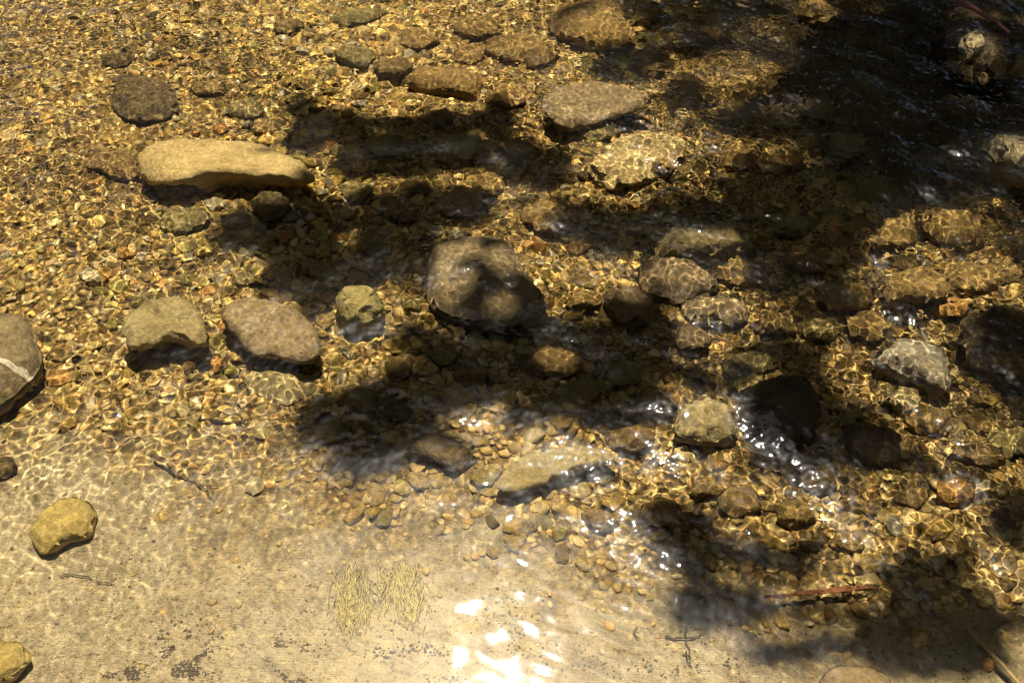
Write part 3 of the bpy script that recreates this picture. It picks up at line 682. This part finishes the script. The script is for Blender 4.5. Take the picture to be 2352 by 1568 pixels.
tag(link('root_bundle', tubes_mesh('root_bundle', lst, m_root)), 'bundle of thin red rootlets trailing in the shaded water', 'roots')
tag(stick('branch', '', 'branch', [(2195, 2), (2240, 22), (2285, 48), (2320, 76)], .008, .004, m_root, above=.30, jit=.001),
    'reddish brown wet branch against the dark boulder, upper right corner', 'branch')

def algae(label, poly, n, seed):
    r = random.Random(seed); lst = []
    cx = sum(p[0] for p in poly) / len(poly)
    ylo = min(p[1] for p in poly); yhi = max(p[1] for p in poly)
    loop = smooth_loop(poly, 60)
    def inside(x, y):
        c = False; j = len(loop) - 1
        for i in range(len(loop)):
            if (loop[i][1] > y) != (loop[j][1] > y) and x < (loop[j][0] - loop[i][0]) * (y - loop[i][1]) / (loop[j][1] - loop[i][1]) + loop[i][0]: c = not c
            j = i
        return c
    while len(lst) < n:
        x = r.uniform(min(p[0] for p in poly), max(p[0] for p in poly)); y = r.uniform(ylo, yhi)
        if not inside(x, y): continue
        x += r.gauss(0, 13); y += r.gauss(0, 16)
        pts = []; h = r.uniform(.001, .009); ax = r.gauss(0, 7) + 8 * math.sin(x * .09); L = r.uniform(18, 46)
        for k in range(4):
            q = G(x + ax * k / 3 + r.uniform(-2, 2), y - 12 + L * k / 3, h); pts.append(Vector((q.x, q.y, q.z + h * (1 - .2 * k))))
        lst.append((pts, [.0008, .001, .0008, .0004]))
    tag(link('algae_clump', tubes_mesh('algae_clump', lst, m_alga, 4)), label, 'algae', 'yellow algae tufts on the silt')
algae('yellow algae tuft, left of the two, trailing to a ragged foot', [(790,1330),(815,1320),(838,1345),(835,1390),(822,1430),(795,1425),(780,1370)], 480, 1)
algae('yellow algae tuft, right of the two, bent like a hook', [(885,1335),(905,1318),(945,1322),(962,1355),(955,1405),(935,1415),(925,1375),(900,1362)], 420, 2)

# dark leaf crumbs on the silt
clus = [(290,1545,30,16,260),(420,1500,62,40,520),(410,1545,55,18,260),(662,1500,42,26,340),(670,1545,30,24,240),(450,1440,60,40,30),(950,1490,50,12,50),(1010,1500,30,10,20),(1030,1560,40,20,40),(1185,1440,30,60,40),(1050,1520,20,12,20),
        (880,1500,30,15,30),(1500,1540,200,40,160),(1650,1480,150,50,120),(1300,1500,150,40,60),(700,1440,200,80,80),(300,1300,250,80,60),(1150,1400,150,50,50),(2100,1500,150,40,60),(560,1010,60,20,60),(620,1040,60,20,60),(500,1075,50,20,40)]
V = []; Fc = []
for cx, cy, rx, ry, n in clus:
    for _ in range(n):
        q = G(random.gauss(cx, rx * .6), random.gauss(cy, ry * .6))
        if n > 70 and n2(q.x, q.y, 95, 21) < .12: continue
        s = random.uniform(.0009, .0030) * random.choice((.7, .8, 1, 1, 1.5)); a = random.uniform(0, 6.28); h = random.uniform(.0005, .002)
        b0 = len(V); k = 6; tl = random.gauss(0, .3)
        ring = []
        for j in range(k):
            t = a + j * 6.283 / k; rr = s * random.uniform(.55, 1.15)
            ring.append((q.x + rr * math.cos(t), q.y + rr * .7 * math.sin(t), q.z + h + rr * tl * math.cos(t)))
        V += ring + [(x, y, z - .0008) for x, y, z in ring]
        Fc.append([b0 + j for j in range(k)]); Fc.append([b0 + k + j for j in range(k)][::-1])
        for j in range(k): Fc.append([b0 + j, b0 + k + j, b0 + k + (j + 1) % k, b0 + (j + 1) % k])
me = bpy.data.meshes.new('leaf_litter'); me.from_pydata(V, [], Fc); me.materials.append(m_litter)
tag(link('leaf_litter', me), 'dark crumbs of rotten leaf scattered over the silt', 'leaf litter', kind='stuff')

# ------------------------------------------------------------------ the trees whose leaves shade the stream
SH = [ (1230,760,150,50,1),(1120,840,120,40,1),(1330,860,130,60,1),(1420,740,80,40,1),(900,900,90,30,1),(1000,930,60,24,1),(800,960,100,50,1),(870,1040,80,36,1),(1560,540,180,36,1),(1380,760,110,60,1),(1250,700,60,20,1),(1180,820,120,40,1),(1400,880,110,50,1),(1060,850,60,40,1),(1350,950,80,30,1),(560,540,70,24,1),(640,520,80,40,1),(720,480,60,30,1),(650,660,60,24,.9),(820,620,60,40,1),(1000,470,130,30,1),(1340,500,80,26,1),(1500,560,110,26,1),(950,360,160,40,1),(700,330,50,20,1),(1960,60,60,50,1),(1990,210,110,60,1),(2120,200,100,60,1),(1900,480,120,40,1),(2020,450,100,30,1),(2000,380,120,30,1),(2250,400,90,30,1),(1820,180,30,40,.9),(1880,320,60,20,.9),(2340,480,60,50,1),(2340,560,40,40,1),(2180,1290,80,40,1),(2300,1400,60,30,1),(2150,1450,120,50,1), (610,560,60,24,1),(760,640,60,34,1),(950,540,60,24,.9),(640,410,50,16,.7),(1230,460,60,12,.5),(1560,420,20,10,.8),(1480,520,70,24,1),(1250,740,60,30,1),(1100,900,90,24,.9),(720,1000,40,30,1),(960,640,34,34,.6),(1330,810,80,24,1),(1260,940,90,26,1),(1720,520,90,30,1),(1940,600,60,24,.8),(1750,620,40,10,.5),(1990,1120,60,18,.8),(2240,1440,50,40,1),(2090,1380,80,26,.9),(2000,1530,90,26,.8),(1800,1500,90,22,.7),(1600,1400,70,22,.7),  # shaded areas: centre, half sizes (in photo units), density
 (700,255,38,30,1),(760,300,90,38,1),(900,320,130,45,1),(1010,300,60,40,1),(1130,280,50,36,1),(1180,370,115,45,1),(1250,400,55,38,1),(880,385,100,25,.6),(1000,365,90,30,.9),
 (610,500,100,35,.8),(700,560,110,38,1),(800,560,80,50,1),(680,610,60,30,.9),(900,585,60,40,.9),(1000,490,120,32,.9),(720,700,42,30,.9),(860,640,50,30,.7),(540,560,50,18,.6),(840,490,60,30,.8),
 (1400,490,90,28,1),(1540,480,100,30,1),(1660,560,150,34,1),(1400,560,80,26,.8),(1760,490,110,50,1),(1800,420,110,40,1),(1330,540,70,16,.6),(1020,590,50,26,.9),(1090,690,40,24,1),(1130,610,30,20,.8),
 (1190,730,90,30,.9),(1060,780,90,30,.8),(1190,775,120,34,1),(1350,745,100,45,1),(1450,790,100,50,1),(1290,880,130,35,1),(1410,940,120,50,1),(1130,850,110,28,.8),(1000,870,70,35,.9),(960,780,60,30,.7),(1470,700,60,16,.7),(1500,740,60,20,.9),
 (750,950,65,42,1),(850,990,110,45,1),(810,1075,55,32,1),(930,960,80,36,.9),(1010,1030,60,20,.6),(880,900,70,26,.8),
 (2010,120,160,85,1),(2150,50,55,55,1),(2325,35,55,36,1),(2080,60,80,60,1),(2345,150,50,75,1),(2250,240,150,60,1),(2050,300,190,90,1),(1930,120,70,70,1),(2180,330,110,80,1),(2300,420,110,50,1),(1900,450,120,40,1),(2150,430,120,40,1),(1720,25,90,20,.8),
 (1760,290,120,18,1),(1560,230,50,25,.8),(1980,500,90,40,1),(1860,560,120,40,1),(1840,650,110,36,.9),(1900,720,80,22,.7),(1540,20,60,20,.8),(1440,150,90,22,.7),(1640,20,60,20,.6),(1700,200,26,16,.9),(1625,188,26,14,.9),(1560,110,60,16,.6),
 (1790,820,110,30,1),(1850,900,60,40,1),(1830,980,110,50,1),(1950,1050,110,42,1),(1800,1060,90,40,1),(1950,960,80,30,.6),(2290,770,110,60,1),(2330,870,90,55,1),(2280,940,80,26,.9),(1640,880,90,20,.7),(1560,850,60,20,.8),(1880,1110,60,24,.8),(2060,1060,50,30,.7),(2340,650,40,14,.5),
 (1560,1210,80,34,1),(1600,1275,90,40,1),(1730,1280,60,34,1),(1830,1290,46,40,.9),(1660,1350,110,26,.9),(2120,1290,130,42,1),(2210,1370,110,60,1),(2080,1440,120,34,1),(1900,1490,150,26,.8),(2150,1520,160,34,1),(2330,1190,50,60,1),(2330,1430,40,20,.7),(1760,1400,120,16,.6),(1900,1410,60,14,.4),(2250,1480,60,30,.7),(2010,1340,60,14,.7),
 (2130,880,60,14,.4),(2200,1080,60,20,.4),(1480,640,16,10,.5),(1540,630,30,8,.8),(1700,1040,40,20,.6),(1640,1430,90,16,.6),
]
LIT = [(2240,97,.26,.08),(2325,345,.24,.13),(1340,235,.1,.10),(1430,235,.1,.06),(1480,350,.02,.15),(1420,400,.02,.1),(2190,525,.08,.09),(2050,540,.05,.06),(2130,640,.03,.15),(2280,650,.02,.12),(1885,25,.06,.06),
 (1700,160,.05,.13),(1610,150,.05,.06),(1780,130,.04,.06),(2110,840,.07,.1),(1630,970,.06,.08),(1570,640,.04,.06),(1650,690,.02,.05),(1780,365,0,.05),(1860,352,0,.03),(820,690,.08,.06),(1592,780,.04,.04),(1450,688,.05,.035),(1275,825,.03,.05),
 (2310,1330,0,.07),(1980,1560,.03,.06),(1950,1335,0,.055),(480,370,.1,.12),(620,385,.1,.08),(1035,580,.08,.035),(1070,645,.08,.03),(1150,695,.08,.035),(1960,1185,0,.11),(2120,1190,0,.08),(1250,480,0,.04),(1340,640,.02,.1),(1600,1080,0,.06),
 (1100,310,0,.02),(1100,390,0,.022),(870,700,0,.04),(2230,560,0,.03),(1740,760,0,.04),(2000,860,0,.03),(1640,80,.04,.05),(2250,1010,.03,.1),(2200,950,0,.08),(1700,1330,0,.02),(2040,1110,0,.03)]
_lr = random.Random(8)
for _ in range(34): LIT.append((_lr.uniform(620, 2250), _lr.uniform(230, 1500), 0, _lr.uniform(.012, .026)))
_lp = []
for a_, b_, ab_, rr_ in LIT:
    q_ = G(a_, b_, ab_); _lp.append((q_.x, q_.y, q_.z + ab_, rr_))
_lp = np.array(_lp)
SDr = -refr(-SD)                              # direction to the sun inside the water
LV = []; LF = []
def leafquad(c, nrm, s, w=.62):
    a = nrm.orthogonal().normalized(); a.rotate(Matrix.Rotation(random.uniform(0, 6.28), 3, nrm)); b_ = nrm.cross(a)
    b0 = len(LV)
    for u, v, k in ((-1, 0, 0), (-.45, .75, .04), (.35, .7, .04), (1, 0, -.1), (.35, -.7, .04), (-.45, -.75, .04)):
        LV.append(tuple(c + a * (u * s) + b_ * (v * s * w) + nrm * (k * s)))
    LF.append((b0, b0 + 1, b0 + 2, b0 + 3)); LF.append((b0, b0 + 3, b0 + 4, b0 + 5))
clump_c = []
for cx, cy, rx, ry, dn in SH:
    c = G(cx, cy); ex = G(cx + rx, cy) - c; ey = G(cx, cy - ry) - c
    dist = random.uniform(4.2, 5.6)
    def lift(p, d=None):
        s = p + SDr * (-p.z / SDr.z); return s + SD * (dist if d is None else d)
    ex *= 1.15; ey *= 1.2; dn = max(dn, .85)
    ar = math.pi * ex.length * ey.length
    n = int(5.5 * dn * ar / .00085) + 4
    for _ in range(n):
        t = random.uniform(0, 6.283); r = math.sqrt(random.random()) * (.97 if dn > .8 else 1.0)
        p = c + ex * (r * math.cos(t)) + ey * (r * math.sin(t))
        q = lift(p, dist + random.gauss(0, .12))
        w_ = q - SD * (q.z / SD.z)
        zt = _lp[:, 2]
        if (np.hypot(w_.x + SDr.x / SDr.z * zt - _lp[:, 0], w_.y + SDr.y / SDr.z * zt - _lp[:, 1]) < _lp[:, 3]).any(): continue
        leafquad(q, (SD * 1.2 + Vector((random.gauss(0, .45), random.gauss(0, .45), random.gauss(0, .3)))).normalized(), random.uniform(.016, .028))
    clump_c.append(lift(c))

def make_tree(label, loc, height, crown_r, nleaf, leaf_s, crown=None, limbs=None, group=None, seed=0, lean=(0, 0)):
    rnd = random.Random(seed)
    root = bpy.data.objects.new('tree', None); COL.objects.link(root)
    z0 = float(bedz(loc[0], loc[1])) - .1
    root.location = (loc[0], loc[1], z0); tag(root, label, 'tree', group)
    top = Vector((lean[0], lean[1], height * .8))
    tp = [top * (k / 8) + Vector((rnd.gauss(0, .03) * k, rnd.gauss(0, .03) * k, 0)) * .4 for k in range(9)]
    tr = [height * .028 * (1 - .08 * k) for k in range(9)]
    link('trunk', tubes_mesh('trunk', [(tp, tr)], m_bark, 10), root)
    L_ = []
    tips = limbs if limbs is not None else [Vector((rnd.gauss(0, crown_r * .55), rnd.gauss(0, crown_r * .55), height * rnd.uniform(.45, 1.0))) for _ in range(16)]
    tk = .35 if limbs is not None else 1.0
    if limbs is not None: tips = tips[::4]
    for t in tips:
        s = tp[rnd.randint(4, 8)]
        L_.append(([s, s.lerp(t, .35) + Vector((0, 0, .12)), s.lerp(t, .7) + Vector((rnd.gauss(0, .05), rnd.gauss(0, .05), .08)), t], [.03 * tk, .018 * tk, .009 * tk, .003]))
    link('limbs', tubes_mesh('limbs', L_, m_bark, 5), root)
    if crown is None:
        global LV, LF
        sv = (LV, LF); LV, LF = [], []
        cen = [Vector((rnd.gauss(0, crown_r * .5), rnd.gauss(0, crown_r * .5), height * rnd.uniform(.12, 1.0))) for _ in range(26)] + tips
        for _ in range(nleaf):
            c = rnd.choice(cen); sp_ = crown_r * .2
            leafquad(c + Vector((rnd.gauss(0, sp_), rnd.gauss(0, sp_), rnd.gauss(0, sp_ * .8))), Vector((rnd.gauss(0, 1), rnd.gauss(0, 1), rnd.gauss(.6, .8))).normalized(), leaf_s * rnd.uniform(.6, 1.3))
        me = bpy.data.meshes.new('crown'); me.from_pydata(LV, [], LF); LV, LF = sv
    else:
        me = bpy.data.meshes.new('crown'); me.from_pydata([tuple(Vector(v) - root.location) for v in crown[0]], [], crown[1])
    me.materials.append(m_leaf); link('crown', me, root)
    return root
tl = (4.2, 4.6)
z0 = float(bedz(*tl)) - .1
make_tree('leafy tree leaning over the stream and shading it', tl, 6.0, 2, 0, .03, crown=(LV, LF), limbs=[c - Vector((tl[0], tl[1], z0)) for c in clump_c], lean=(-1.6, -.8), seed=3)
ring = [(-3.0, 9.2), (.2, 9.4), (3.2, 9.2), (-6.5, 9.6), (-3.6, 10.4), (-.8, 10.8), (2.0, 10.4), (4.6, 9.8), (6.6, 7.6), (6.8, 5.0), (6.2, 2.2), (5.4, -.8), (3.2, -3.0), (0, -3.6), (-3.0, -3.2), (-5.4, -1.0), (-6.4, 2.2), (-6.8, 5.8)]  # unseen trees added all round to dim the sky and its reflections
for i, (x, y) in enumerate(ring):
    near_h = (8.6 if y < 9.5 else 10.5) if y > 7 else 10.5
    w = ['far bank', 'right bank', 'bank behind the viewer', 'left bank'][0 if y > 7 else (1 if x > 4.5 else (3 if x < -4.5 else 2))]
    make_tree('unseen bushy dark green tree added to cut sky light on the ' + w, (x, y), near_h * random.uniform(.92, 1.05), 2.4, 11000, .12, group='unseen sky screening trees on the ' + w, seed=20 + i)
print('objects', len(COL.objects), 'leaves', len(LF) // 2)
